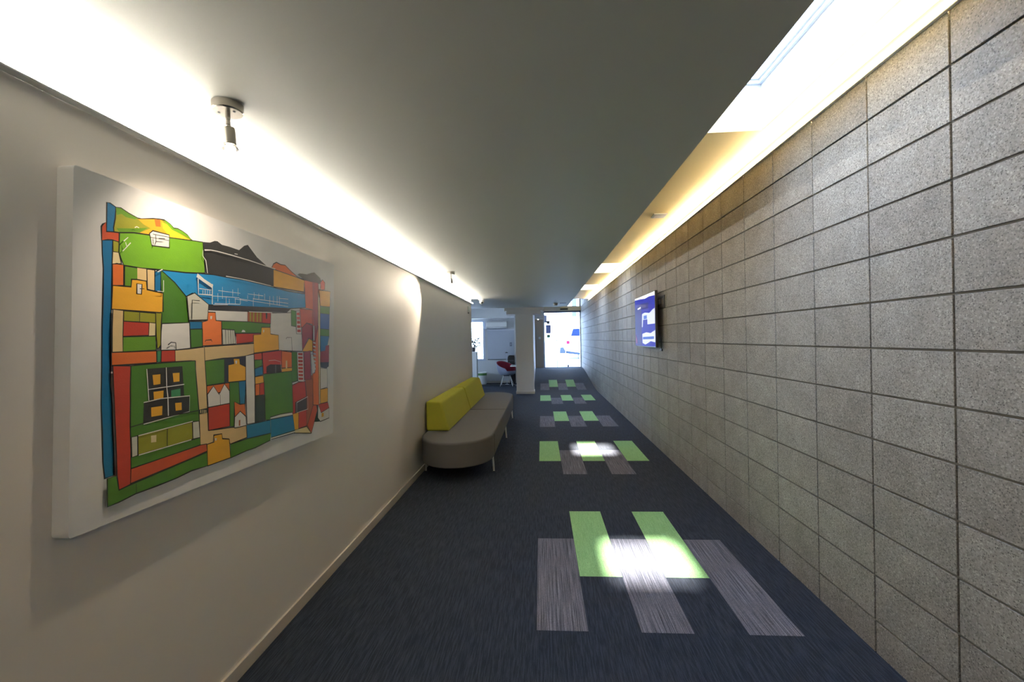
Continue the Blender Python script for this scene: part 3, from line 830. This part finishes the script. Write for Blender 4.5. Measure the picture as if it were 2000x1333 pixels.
# ------------------------------------------------------------------ ceiling spotlights
def spotlight(loc, tilt, label, energy, aim, cone, blend):
    t = thing('ceiling_spotlight', loc, label, 'spotlight')
    L0 = Vector(loc)
    bm = NB(); lathe(bm, [(0.044, 0), (0.046, -0.002), (0.046, -0.026), (0.043, -0.030)], L0, 40)
    cp = obj('canopy', bm, M_chrome, t, smooth=False)
    bm = NB()
    lathe(bm, [(0.004, 0), (0.004, -0.0015)], L0+Vector((-0.026, -0.005, -0.030)), 12)
    obj('screw', bm, M_darkmetal, cp)
    bm = NB(); lathe(bm, [(0.004, 0), (0.004, -0.0015)], L0+Vector((0.026, -0.005, -0.030)), 12)
    obj('screw', bm, M_darkmetal, cp)
    bm = NB(); lathe(bm, [(0.0075, -0.030), (0.0075, -0.052), (0.0065, -0.053), (0.0065, -0.056), (0.0075, -0.057), (0.0075, -0.070)], L0, 18)
    obj('stem', bm, M_chrome, t)
    piv = L0 + Vector((0, 0, -0.072))
    M = Matrix.Rotation(tilt[0], 3, 'X') @ Matrix.Rotation(tilt[1], 3, 'Y')
    bm = NB(); bmesh.ops.create_uvsphere(bm, u_segments=16, v_segments=10, radius=0.0085, matrix=Matrix.Translation(piv))
    obj('swivel', bm, M_chrome, t, smooth=True)
    bm = NB(); lathe(bm, [(0.013, -0.006), (0.019, -0.008), (0.0195, -0.011), (0.0195, -0.060), (0.018, -0.062)], piv, 28, 0, M)
    obj('lamp_holder', bm, M_chrome, t)
    bm = NB(); lathe(bm, [(0.014, -0.0625), (0.020, -0.066), (0.0245, -0.072), (0.025, -0.076), (0.0225, -0.077)], piv, 28, 0, M)
    g = obj('bulb', bm, M_frost, t, smooth=True)
    bm = NB(); lathe(bm, [(0.008, -0.0635), (0.013, -0.069), (0.016, -0.074)], piv, 20, 0, M)
    obj('filament', bm, emit('bulb_glow', (1.0, 0.86, 0.66), 22.0), g)
    ld = bpy.data.lights.new('spot_beam', 'SPOT'); ld.energy = energy; ld.color = (1.0, 0.84, 0.66)
    ld.spot_size = math.radians(cone); ld.spot_blend = blend; ld.shadow_soft_size = 0.02
    lo = bpy.data.objects.new('spot_beam', ld); COL.objects.link(lo); lo.parent = t
    tip = piv + M @ Vector((0, 0, -0.082))
    lo.location = tip - L0
    lo.rotation_euler = (Vector(aim)-tip).to_track_quat('-Z', 'Y').to_euler()
    return t
spotlight((-1.005, 1.40, 2.2), (math.radians(2), math.radians(-3)), 'nearer nickel spotlight on the ceiling in front of the painting', SPOT_A, (-1.31, 1.70, 1.15), 128, 1.0)
spotlight((-1.02, 5.08, 2.2), (math.radians(4), math.radians(-3)), 'farther nickel spotlight on the ceiling above the sofa', SPOT_B, (-1.31, 3.95, 1.55), 74, 0.45)

# ------------------------------------------------------------------ painting
pt = thing('painting', (-1.285, 1.88, 0.87), 'large unframed canvas of colourful abstract town blocks on the left wall', 'painting')
TL, TR, BR, BL = (1.142, 1.915), (2.678, 1.894), (2.617, 0.871), (1.105, 0.905)
def rounded(cs, r=0.012, n=4):
    out = []
    for i, c in enumerate(cs):
        p = Vector(cs[i-1]); q = Vector(c); s = Vector(cs[(i+1) % 4])
        a = q + (p-q).normalized()*r; b = q + (s-q).normalized()*r
        for k in range(n+1):
            t = k/n
            out.append(((1-t)**2*a.x + 2*t*(1-t)*q.x + t*t*b.x, (1-t)**2*a.y + 2*t*(1-t)*q.y + t*t*b.y))
    return out
M_canvas = mat('grey_painted_canvas', (0.82, 0.81, 0.80), 0.55, noise=0.08, nscale=9, bump=0.25, bscale=420)
M_canvas_side = mat('white_canvas_edge', (0.90, 0.885, 0.86), 0.6, bump=0.2, bscale=400)
bm = NB()
prism(bm, rounded([TL, TR, BR, BL]), 'x', -1.3095, -1.2615, 0)
bm.faces.ensure_lookup_table()
cv = obj('canvas', bm, [M_canvas_side, M_canvas], pt)
for f in cv.data.polygons:
    if abs(f.normal.x) > 0.9: f.material_index = 1
PAL = {'blue': (22, 110, 158), 'rust': (198, 82, 50), 'olive': (150, 150, 42), 'cream': (226, 208, 160), 'grass': (98, 145, 35), 'amber': (232, 172, 48),
       'orange': (218, 112, 48), 'yellow': (240, 200, 50), 'lime': (112, 168, 38), 'white': (226, 223, 217), 'tan': (222, 192, 138), 'green': (72, 122, 38),
       'sky': (36, 138, 196), 'black': (44, 43, 42), 'maroon': (150, 52, 58), 'royal': (36, 92, 160), 'navy': (34, 38, 52), 'dark': (34, 50, 44),
       'red': (188, 62, 44), 'brown': (158, 84, 48), 'bright': (240, 128, 62), 'stone': (205, 204, 190), 'emerald': (60, 138, 90)}
def paint(nm, rgb):
    return mat('paint_'+nm, srgb(*rgb), 0.42, noise=0.10, nscale=12, bump=0.25, bscale=180, stretch=(1, 1, 3))
pm = [paint(c, PAL[c]) for c in ART_COLOURS] + [paint('outline', (30, 27, 24))]
OUT = len(ART_COLOURS)
bm = NB()
lay = [0]
def flat(pts, mi, dx=None):
    x = -1.2612 + lay[0]*0.00003
    lay[0] += 1
    vs = [bm.verts.new((x, p[0], p[1])) for p in pts]
    e = [bm.edges.new((vs[i], vs[(i+1) % len(vs)])) for i in range(len(vs))]
    r = bmesh.ops.triangle_fill(bm, use_beauty=True, edges=e)
    for g in r['geom']:
        if isinstance(g, bmesh.types.BMFace): g.material_index = mi
def stroke(pts, w, mi, closed=False):
    x = -1.2612 + lay[0]*0.00003
    lay[0] += 1
    n = len(pts)
    rng = random.Random(n*31+int(pts[0][0]*1000))
    L, R = [], []
    for i in range(n):
        if closed: a, b = pts[i-1], pts[(i+1) % n]
        else: a, b = pts[max(0, i-1)], pts[min(n-1, i+1)]
        d = Vector((b[0]-a[0], b[1]-a[1]))
        if d.length < 1e-6: d = Vector((1, 0))
        d.normalize(); h = w*0.5*rng.uniform(0.7, 1.25)
        L.append((x, pts[i][0]-d.y*h, pts[i][1]+d.x*h)); R.append((x, pts[i][0]+d.y*h, pts[i][1]-d.x*h))
    m_ = n if closed else n-1
    for i in range(m_):
        j = (i+1) % n
        bm.faces.new([bm.verts.new(p) for p in (L[i], L[j], R[j], R[i])]).material_index = mi
def unpack(a): return [(1.1+a[i]/1000, 0.86+a[i+1]/1000) for i in range(0, len(a), 2)]
for ci, outl, a in ART:
    p = unpack(a); flat(p, ci)
    if outl: stroke(p, 0.0042, OUT, True)
for ci, w, a in STROKES:
    stroke(unpack(a), w*0.0011, ci)
art = obj('painted_scene', bm, pm, pt)

# ------------------------------------------------------------------ sofa
so = thing('sofa', (-0.91, 6.4, 0.0), 'long grey modular sofa with rounded ends and two lime green backrests', 'sofa')
M_grey = mat('taupe_grey_fabric', (0.088, 0.088, 0.090), 0.95, noise=0.10, nscale=300, bump=0.5, bscale=600, spec=0.15)
M_lime = mat('olive_lime_fabric', (0.36, 0.36, 0.045), 0.95, noise=0.08, nscale=300, bump=0.5, bscale=600, spec=0.12)
M_leg = mat('satin_metal', (0.60, 0.58, 0.55), 0.4, metal=0.2)
M_piping = mat('dark_seam', (0.05, 0.045, 0.04), 0.95)
def half_round(y_in, sgn, x0=-1.288, x1=-0.525, depth=0.49, n=18):
    pts = []
    cx = (x0+x1)/2; rx = (x1-x0)/2
    for k in range(n+1):
        a = math.pi*k/n
        pts.append((cx+rx*math.cos(a), y_in - sgn*depth*math.sin(a)**0.92))
    return pts
def seat(y_flat, y_join, sgn):
    bm = NB()
    prof = half_round(y_flat, sgn) + [(-1.288, y_join), (-0.525, y_join)]
    if sgn < 0: prof = prof[::-1]
    # rounded top and bottom edges
    cxm = sum(p[0] for p in prof)/len(prof); cym = sum(p[1] for p in prof)/len(prof)
    levels = [(0.135, 0.018), (0.128, 0.03), (0.145, 0.004), (0.16, 0.0), (0.385, 0.0), (0.400, 0.004), (0.408, 0.012), (0.412, 0.028)]
    levels = [(0.158, 0.02), (0.163, 0.006), (0.175, 0.0), (0.388, 0.0), (0.402, 0.004), (0.410, 0.012), (0.413, 0.026)]
    rings = []
    for z, ins in levels:
        ring = []
        for (x, y) in prof:
            # inset towards the spine of the seat; the joining face keeps flat
            dx = cxm-x; dy = (cym-y)
            l = math.hypot(dx, dy)
            ring.append(bm.verts.new((x+dx/l*ins, y+dy/l*ins, z)))
        rings.append(ring)
    n = len(prof)
    for a, b in zip(rings, rings[1:]):
        for k in range(n):
            bm.faces.new((a[k], a[(k+1) % n], b[(k+1) % n], b[k]))
    bm.faces.new(rings[0][::-1]); bm.faces.new(rings[-1])
    return bm
sa = obj('seat', seat(4.79, 6.394, 1), M_grey, so, smooth=False)
sb = obj('seat', seat(8.01, 6.406, -1), M_grey, so, smooth=False)
for o in (sa, sb):
    for p in o.data.polygons: p.use_smooth = True
    w = o.modifiers.new('normals', 'WEIGHTED_NORMAL'); w.weight = 80
for o, y in ((sa, 4.79), (sb, 8.01)):
    bm = NB(); tube(bm, (-0.5245, y, 0.17), (-0.5245, y, 0.395), 0.0022, 6)
    obj('seam', bm, M_piping, o)
bm = NB(); box(bm, -1.27, -0.5255, 6.394, 6.406, 0.17, 0.4115)
obj('seam', bm, M_piping, sa)
def backrest(y0, y1):
    bm = NB()
    prism(bm, [(-1.292, 0.413), (-1.028, 0.413), (-1.112, 0.70), (-1.122, 0.728), (-1.145, 0.738), (-1.270, 0.742), (-1.290, 0.735)], 'y', y0, y1)
    return bm
obj('backrest', backrest(4.885, 6.375), M_lime, so, bevel=0.034, seg=4)
obj('backrest', backrest(6.415, 8.02), M_lime, so, bevel=0.034, seg=4)
bm = NB()
box(bm, -1.24, -0.60, 4.85, 7.95, 0.135, 0.16)
obj('base_frame', bm, M_darkmetal, so)
for (x, y) in ((-0.532, 4.765), (-0.522, 6.36), (-0.535, 7.93), (-1.275, 4.775), (-1.275, 6.40), (-1.275, 7.93)):
    bm = NB(); tube(bm, (x, y, 0.006), (x-0.012 if x > -1 else x+0.012, y+0.01, 0.170), 0.010, 14)
    lg = obj('leg', bm, M_leg, so)
    bm = NB(); tube(bm, (x, y, 0.0), (x, y, 0.007), 0.013, 14)
    obj('foot_cap', bm, M_black, lg)

# ------------------------------------------------------------------ television on the block wall
tv = thing('television', (1.39, 5.96, 1.27), 'wall-mounted flat television showing a blue and white picture with painted-in reflections', 'television')
TY0, TY1, TZ0, TZ1 = 5.40, 6.54, 1.277, 1.962
tx = 1.352
bm = NB(); box(bm, tx, tx+0.032, TY0, TY1, TZ0, TZ1); box(bm, tx+0.032, tx+0.06, TY0+0.22, TY1-0.12, TZ0+0.05, TZ1-0.16)
obj('casing', bm, M_black, tv, bevel=0.004)
def screen_mat(name, col, st):
    m = mat(name, tuple(c*0.05 for c in col), 0.08, spec=0.6, coat=0.5)
    b = m.node_tree.nodes['Principled BSDF']
    b.inputs['Emission Color'].default_value = (*col, 1); b.inputs['Emission Strength'].default_value = st
    return m
SM = [screen_mat('screen_blue', srgb(48, 52, 160), 0.9), screen_mat('screen_navy', srgb(60, 62, 130), 0.8), screen_mat('screen_white', srgb(205, 210, 240), 0.95),
      screen_mat('screen_mid', srgb(70, 105, 190), 0.9), screen_mat('screen_bright', srgb(255, 255, 255), 1.0), screen_mat('screen_rose', srgb(150, 90, 130), 0.7)]
bm = NB()
sl = [0]
def scr(pts, mi):
    """fractions of the screen: u from the far edge to the near edge, v up"""
    x = tx - 0.0006 - sl[0]*0.0002; sl[0] += 1
    vs = [bm.verts.new((x, TY1-0.012-u*(TY1-TY0-0.024), TZ0+0.012+v*(TZ1-TZ0-0.024))) for u, v in pts]
    e = [bm.edges.new((vs[i], vs[(i+1) % len(vs)])) for i in range(len(vs))]
    for g in bmesh.ops.triangle_fill(bm, use_beauty=True, edges=e)['geom']:
        if isinstance(g, bmesh.types.BMFace): g.material_index = mi
scr([(0, 0), (1, 0), (1, 1), (0, 1)], 0)  # glowing picture shapes, some of them reflections on the glass painted in
scr([(0, 0), (0.36, 0), (0.36, 0.76), (0, 0.78)], 1)
scr([(0, 0.80), (0.35, 0.86), (0.72, 0.84), (0.7, 0.72), (0.3, 0.74), (0, 0.75)], 1)
scr([(0, 0.97), (0.3, 0.955), (0.55, 0.93), (0.75, 0.945), (1, 0.93), (1, 1), (0, 1)], 4)
scr([(0.40, 0.64), (0.55, 0.66), (0.75, 0.63), (0.90, 0.68), (1, 0.70), (1, 0.42), (0.66, 0.42), (0.66, 0.52), (0.44, 0.52), (0.42, 0.38), (0.38, 0.38)], 2)
scr([(0.48, 0.60), (0.64, 0.60), (0.64, 0.53), (0.48, 0.53)], 3)
scr([(0.40, 0.24), (0.60, 0.27), (0.80, 0.25), (1, 0.30), (1, 0.08), (0.80, 0.10), (0.55, 0.03), (0.40, 0.06)], 2)
scr([(0.42, 0.18), (0.95, 0.19), (0.95, 0.14), (0.42, 0.13)], 3)
scr([(0.16, 0.775), (0.33, 0.795), (0.33, 0.765), (0.17, 0.75)], 4)
scr([(0.02, 0.24), (0.10, 0.14), (0.12, 0.05), (0.04, 0.04)], 5)
obj('screen', bm, SM, tv)
bm = NB()
box(bm, XR-0.013, XR-0.001, 5.31, 5.345, 1.745, 1.895); box(bm, XR-0.013, XR-0.001, 5.60, 5.635, 1.745, 1.895)
box(bm, XR-0.013, XR-0.001, 5.345, 5.60, 1.870, 1.895); box(bm, XR-0.013, XR-0.001, 5.345, 5.60, 1.745, 1.77)
box(bm, XR-0.05, XR-0.012, 5.42, 5.445, 1.79, 1.85); box(bm, tx+0.068, XR-0.012, 5.60, 6.2, 1.52, 1.56)
box(bm, tx+0.068, XR-0.001, 5.85, 6.05, 1.45, 1.75)
obj('wall_bracket', bm, M_black, tv, bevel=0.002)
bm = NB()
tube(bm, (XR-0.012, 5.47, 1.25), (XR-0.012, 5.47, 1.40), 0.004, 8); box(bm, XR-0.018, XR-0.001, 5.45, 5.49, 1.235, 1.26)
obj('cable', bm, M_black, tv)

# ------------------------------------------------------------------ small ceiling and wall fittings
cm = thing('security_camera', (-1.135, 8.60, 2.2), 'white dome security camera under the ceiling at the end of the wall', 'camera')
bm = NB(); lathe(bm, [(0.06, 0.0), (0.06, -0.02), (0.05, -0.024)], (-1.135, 8.60, 2.2), 28)
obj('base', bm, M_white, cm)
bm = NB(); bmesh.ops.create_uvsphere(bm, u_segments=24, v_segments=16, radius=0.047, matrix=Matrix.Translation((-1.135, 8.60, 2.145)))
dm = obj('dome', bm, M_white, cm, smooth=True)
bm = NB(); bmesh.ops.create_uvsphere(bm, u_segments=20, v_segments=12, radius=0.024, matrix=Matrix.Translation((-1.125, 8.573, 2.132)))
obj('lens', bm, M_black, dm, smooth=True)
sm = thing('smoke_detector', (0.335, 10.1, 2.2), 'round cream smoke detector on the ceiling near the entrance', 'smoke detector')
bm = NB(); lathe(bm, [(0.06, 0.0), (0.06, -0.015), (0.05, -0.02), (0.048, -0.05), (0.03, -0.058)], (0.335, 10.1, 2.2), 24)
obj('housing', bm, mat('cream_plastic', (0.55, 0.52, 0.44), 0.5), sm)
bm = NB(); box(bm, 0.43, 0.57, 10.05, 10.17, 2.192, 2.1995)
tag(obj('ceiling_vent', bm, mat('grey_vent', (0.20, 0.22, 0.27), 0.5), origin=(0.5, 10.1, 2.192)), 'small flat grey ceiling vent near the smoke detector', 'vent')
cl = thing('ceiling_light', (1.18, 4.47, 2.6), 'small white rectangular fitting on the yellow slot ceiling', 'ceiling light')
bm = NB(); box(bm, 1.108, 1.240, 4.40, 4.53, 2.585, 2.5995)
obj('frame', bm, M_white, cl, bevel=0.004)
bm = NB(); box(bm, 1.120, 1.228, 4.412, 4.518, 2.581, 2.586)
obj('cover', bm, mat('lilac_cover', (0.62, 0.60, 0.66), 0.3), cl)
bx = thing('wall_sensor', (-1.30, 8.02, 1.90), 'slim white sensor near the far end of the plaster wall', 'sensor')
bm = NB(); box(bm, XL, XL+0.02, 7.96, 8.10, 1.925, 2.02)
obj('housing', bm, mat('pale_plastic', (0.6, 0.6, 0.56), 0.4), bx, bevel=0.003)
bm = NB(); box(bm, XL, XL+0.014, 8.00, 8.06, 1.895, 1.912)
obj('indicator', bm, M_darkmetal, bx)
dl = thing('downlight', (-0.10, 16.12, 2.12), 'tiny lit downlight in the bulkhead over the taupe door', 'downlight')
bm = NB(); lathe(bm, [(0.030, 0.0), (0.030, -0.006)], (-0.10, 16.12, 2.1195), 20)
obj('rim', bm, M_white, dl)
bm = NB(); lathe(bm, [(0.018, -0.006), (0.018, -0.02), (0.012, -0.026)], (-0.10, 16.12, 2.1195), 20)
obj('bulb', bm, emit('downlight_glow', (1, 0.97, 0.9), 12.0), dl)

# ------------------------------------------------------------------ lounge furniture
ac = thing('air_conditioner', (-1.42, 14.4, 1.75), 'white wall air conditioner high on the lounge wall', 'air conditioner')
bm = NB(); prism(bm, [(14.499, 1.77), (14.499, 2.0), (14.33, 2.0), (14.28, 1.96), (14.28, 1.83), (14.33, 1.77)], 'x', -1.75, -1.09)
obj('body', bm, M_white, ac, bevel=0.01)
bm = NB(); prism(bm, [(14.45, 1.755), (14.46, 1.768), (14.31, 1.768), (14.30, 1.76)], 'x', -5.12, -1.12)
obj('air_flap', bm, mat('blue_grey_flap', (0.35, 0.40, 0.50), 0.4), ac)
rb = thing('roller_blind', (-1.30, 14.46, 0.76), 'pale blue-grey roller blind lowered below the air conditioner', 'blind')
bm = NB(); box(bm, -1.745, -0.875, 14.470, 14.474, 0.775, 1.72)
obj('fabric', bm, mat('pale_blind_fabric', (0.50, 0.53, 0.60), 0.8, noise=0.03, nscale=60), rb)
bm = NB(); box(bm, -1.75, -0.87, 14.455, 14.495, 1.70, 1.745)
obj('headrail', bm, mat('pale_rail', (0.68, 0.70, 0.76), 0.4), rb)
bm = NB(); box(bm, -1.745, -0.875, 14.462, 14.482, 0.755, 0.775)
obj('bottom_rail', bm, M_darkmetal, rb)
sw = thing('light_switch', (-0.985, 14.46, 1.18), 'grey switch plate beside the column on the lounge wall', 'switch')
bm = NB(); box(bm, -1.02, -0.95, 14.455, 14.469, 1.19, 1.31)
obj('plate', bm, mat('grey_plate', (0.20, 0.22, 0.28), 0.5), sw, bevel=0.003)
bm = NB(); box(bm, -1.0, -0.97, 14.448, 14.456, 1.225, 1.275)
obj('rocker', bm, mat('pale_rocker', (0.4, 0.42, 0.5), 0.5), sw)

pl = thing('plinth', (-2.02, 13.5, 0.0), 'tall white display plinth by the lounge window', 'plinth')
bm = NB(); box(bm, -2.22, -1.955, 13.38, 13.64, 0.0, 1.03)
obj('body', bm, M_wall_white, pl, bevel=0.004)
bm = NB(); box(bm, -2.23, -1.945, 13.37, 13.65, 1.03, 1.055)
obj('cap', bm, M_white, pl, bevel=0.003)
pp = thing('potted_plant', (-2.06, 13.5, 1.055), 'dark leafy potted plant standing on the white plinth', 'plant')
bm = NB(); lathe(bm, [(0.05, 0.0), (0.07, 0.13), (0.075, 0.14), (0.065, 0.14)], (-2.06, 13.5, 1.055), 24)
obj('pot', bm, mat('dark_pot', (0.06, 0.06, 0.07), 0.5), pp)
bm = NB()
rg = random.Random(5)
for k in range(130):
    a = rg.uniform(0, 2*math.pi); h = rg.uniform(0.12, 0.42); r = rg.uniform(0.02, 0.19)*(1.2-abs(h-0.26)*2.2)
    c = Vector((-2.06+r*math.cos(a)+0.02, 13.5+r*math.sin(a), 1.055+h))
    out = Vector((math.cos(a+rg.uniform(-.6, .6)), math.sin(a), rg.uniform(-0.25, 0.8))).normalized()
    side = out.cross(Vector((0, 0, 1))).normalized()
    ln = rg.uniform(0.10, 0.18); wd = rg.uniform(0.022, 0.036)
    nrm = side.cross(out)*0.008
    p = [c, c+out*ln*0.4+side*wd+nrm, c+out*ln, c+out*ln*0.4-side*wd+nrm, c+out*ln*0.5-nrm*0.5]
    vs = [bm.verts.new(q) for q in p]
    bm.faces.new((vs[0], vs[1], vs[4])); bm.faces.new((vs[1], vs[2], vs[4])); bm.faces.new((vs[2], vs[3], vs[4])); bm.faces.new((vs[3], vs[0], vs[4]))
obj('foliage', bm, mat('dark_leaf', (0.035, 0.07, 0.045), 0.5, noise=0.3, nscale=20), pp)
bm = NB()
for k in range(5): tube(bm, (-2.06+0.01*k-0.02, 13.5, 1.16), (-2.06+0.04*(k-2), 13.5+0.02*(k-2), 1.42), 0.004, 6)
obj('stem', bm, mat('stem_brown', (0.08, 0.06, 0.03), 0.7), pp)

bn = thing('waste_bin', (-1.915, 14.2, 0.0), 'round white bin with a green band below its rim', 'bin')
bm = NB(); lathe(bm, [(0.135, 0.0), (0.15, 0.01), (0.155, 0.26), (0.155, 0.28)], (-1.915, 14.2, 0.0), 32)
obj('body', bm, M_white, bn, smooth=False)
bm = NB(); lathe(bm, [(0.157, 0.28), (0.159, 0.285), (0.159, 0.345), (0.157, 0.35)], (-1.915, 14.2, 0.0), 32)
obj('band', bm, mat('green_band', (0.09, 0.25, 0.06), 0.5), bn)
bm = NB(); lathe(bm, [(0.157, 0.351), (0.157, 0.372), (0.15, 0.38)], (-1.915, 14.2, 0.0), 32)
obj('lid', bm, M_white, bn)

# tub chair, facing the table
ch = thing('tub_chair', (-1.08, 13.6, 0.0), 'tub chair with dark red inside and grey outer shell on thin metal legs', 'chair')
CC = Vector((-1.07, 13.6, 0.0))
def rim_h(a):
    # a = 0 at the front (+X), pi at the back
    t = (1-math.cos(a))/2
    return 0.50 + 0.245*t**1.1
def shell(off, zb):
    bm = NB(); n = 36; rows = 7
    rings = []
    for r in range(rows+1):
        ring = []
        s = r/rows
        for k in range(n):
            a = 2*math.pi*k/n
            base = 0.16; full = 0.285-off
            rad = base + (full-base)*math.sin(s*math.pi/2)**0.8
            top = rim_h(a) if not (abs(a) < 0.75 or a > 2*math.pi-0.75) else 0.46
            z = zb + (top-zb)*(1-math.cos(s*math.pi/2))**0.8
            lean = -0.03*s*(1-math.cos(a))/2
            px_, py_ = rad*math.cos(a)+lean, rad*math.sin(a)*1.05
            ph = math.radians(-42)
            ring.append(bm.verts.new(CC+Vector((px_*math.cos(ph)-py_*math.sin(ph), px_*math.sin(ph)+py_*math.cos(ph), z))))
        rings.append(ring)
    for i in range(rows):
        for k in range(n):
            bm.faces.new((rings[i][k], rings[i][(k+1) % n], rings[i+1][(k+1) % n], rings[i+1][k]))
    bm.faces.new(rings[0][::-1])
    return bm
sh = obj('shell', shell(0.0, 0.33), mat('grey_blue_shell', (0.20, 0.22, 0.29), 0.6), ch, smooth=True)
md = sh.modifiers.new('solid', 'SOLIDIFY'); md.thickness = 0.012; md.offset = 0
inn = obj('upholstery', shell(0.016, 0.40), mat('dark_red_fabric', (0.20, 0.012, 0.03), 0.9, bump=0.4, bscale=500), ch, smooth=True)
md = inn.modifiers.new('solid', 'SOLIDIFY'); md.thickness = 0.010; md.offset = 0
bm = NB(); box(bm, CC.x-0.10, CC.x+0.10, 13.50, 13.70, 0.30, 0.335)
obj('under_frame', bm, M_darkmetal, ch)
for sx, sy in ((-1, -1), (1, -1), (-1, 1), (1, 1)):
    bm = NB(); tube(bm, (CC.x+sx*0.09, 13.6+sy*0.09, 0.33), (CC.x+sx*0.19, 13.6+sy*0.2, 0.0), 0.009, 10)
    obj('leg', bm, M_white, ch)

tb = thing('side_table', (-0.62, 13.55, 0.0), 'low white-topped table half hidden behind the column', 'table')
bm = NB(); box(bm, -0.93, -0.36, 13.2, 13.75, 0.60, 0.63)
obj('table_top', bm, M_white, tb, bevel=0.005)
bm = NB(); box(bm, -0.66, -0.62, 13.4, 13.5, 0.02, 0.60); box(bm, -0.8, -0.45, 13.3, 13.6, 0.0, 0.02)
obj('pedestal', bm, M_darkmetal, tb)
mg = thing('magazine', (-0.86, 13.3, 0.63), 'open dark-printed magazine on the edge of the white table', 'magazine')
bm = NB(); prism(bm, [(-0.925, 0.6305), (-0.85, 0.652), (-0.70, 0.648), (-0.70, 0.6305)], 'y', 13.22, 13.42)
obj('pages', bm, mat('magazine_print', (0.12, 0.16, 0.20), 0.4), mg)
cb_ = thing('cabinet', (-0.93, 14.1, 0.0), 'low black cabinet against the lounge wall behind the red chair', 'cabinet')
bm = NB(); box(bm, -1.0, -0.84, 14.02, 14.36, 0.0, 0.68)
obj('body', bm, M_black, cb_, bevel=0.004)
bm = NB(); box(bm, -0.995, -0.845, 14.005, 14.02, 0.04, 0.66)
dr = obj('door', bm, mat('black_front', (0.018, 0.018, 0.022), 0.3), cb_, bevel=0.002)
bm = NB(); box(bm, -0.89, -0.88, 13.992, 14.006, 0.35, 0.45)
obj('handle', bm, M_darkmetal, dr)
pr = thing('printer', (-0.96, 14.1, 0.68), 'black printer standing on the black cabinet', 'printer')
bm = NB(); prism(bm, [(-1.06, 0.681), (-1.06, 0.85), (-1.03, 0.905), (-0.86, 0.905), (-0.85, 0.85), (-0.85, 0.681)], 'y', 14.0, 14.32)
obj('body', bm, M_black, pr, bevel=0.008)
bm = NB(); box(bm, -1.03, -0.87, 13.99, 14.0, 0.72, 0.76)
obj('paper_slot', bm, mat('slot_grey', (0.06, 0.06, 0.07), 0.4), pr)
lp = thing('desk_lamp', (-1.08, 13.85, 0.0), 'slim pale floor lamp with a small dark head beside the red chair', 'lamp')
bm = NB(); lathe(bm, [(0.06, 0.0), (0.06, 0.012), (0.02, 0.018)], (-1.09, 13.94, 0.0), 24)
obj('base', bm, M_white, lp)
bm = NB(); tube(bm, (-1.09, 13.94, 0.015), (-1.09, 13.94, 0.985), 0.007, 10)
obj('pole', bm, M_frame, lp)
bm = NB(); lathe(bm, [(0.045, 0.985), (0.042, 1.0), (0.012, 1.015)], (-1.09, 13.94, 0.0), 20)
obj('lamp_shade', bm, M_black, lp)
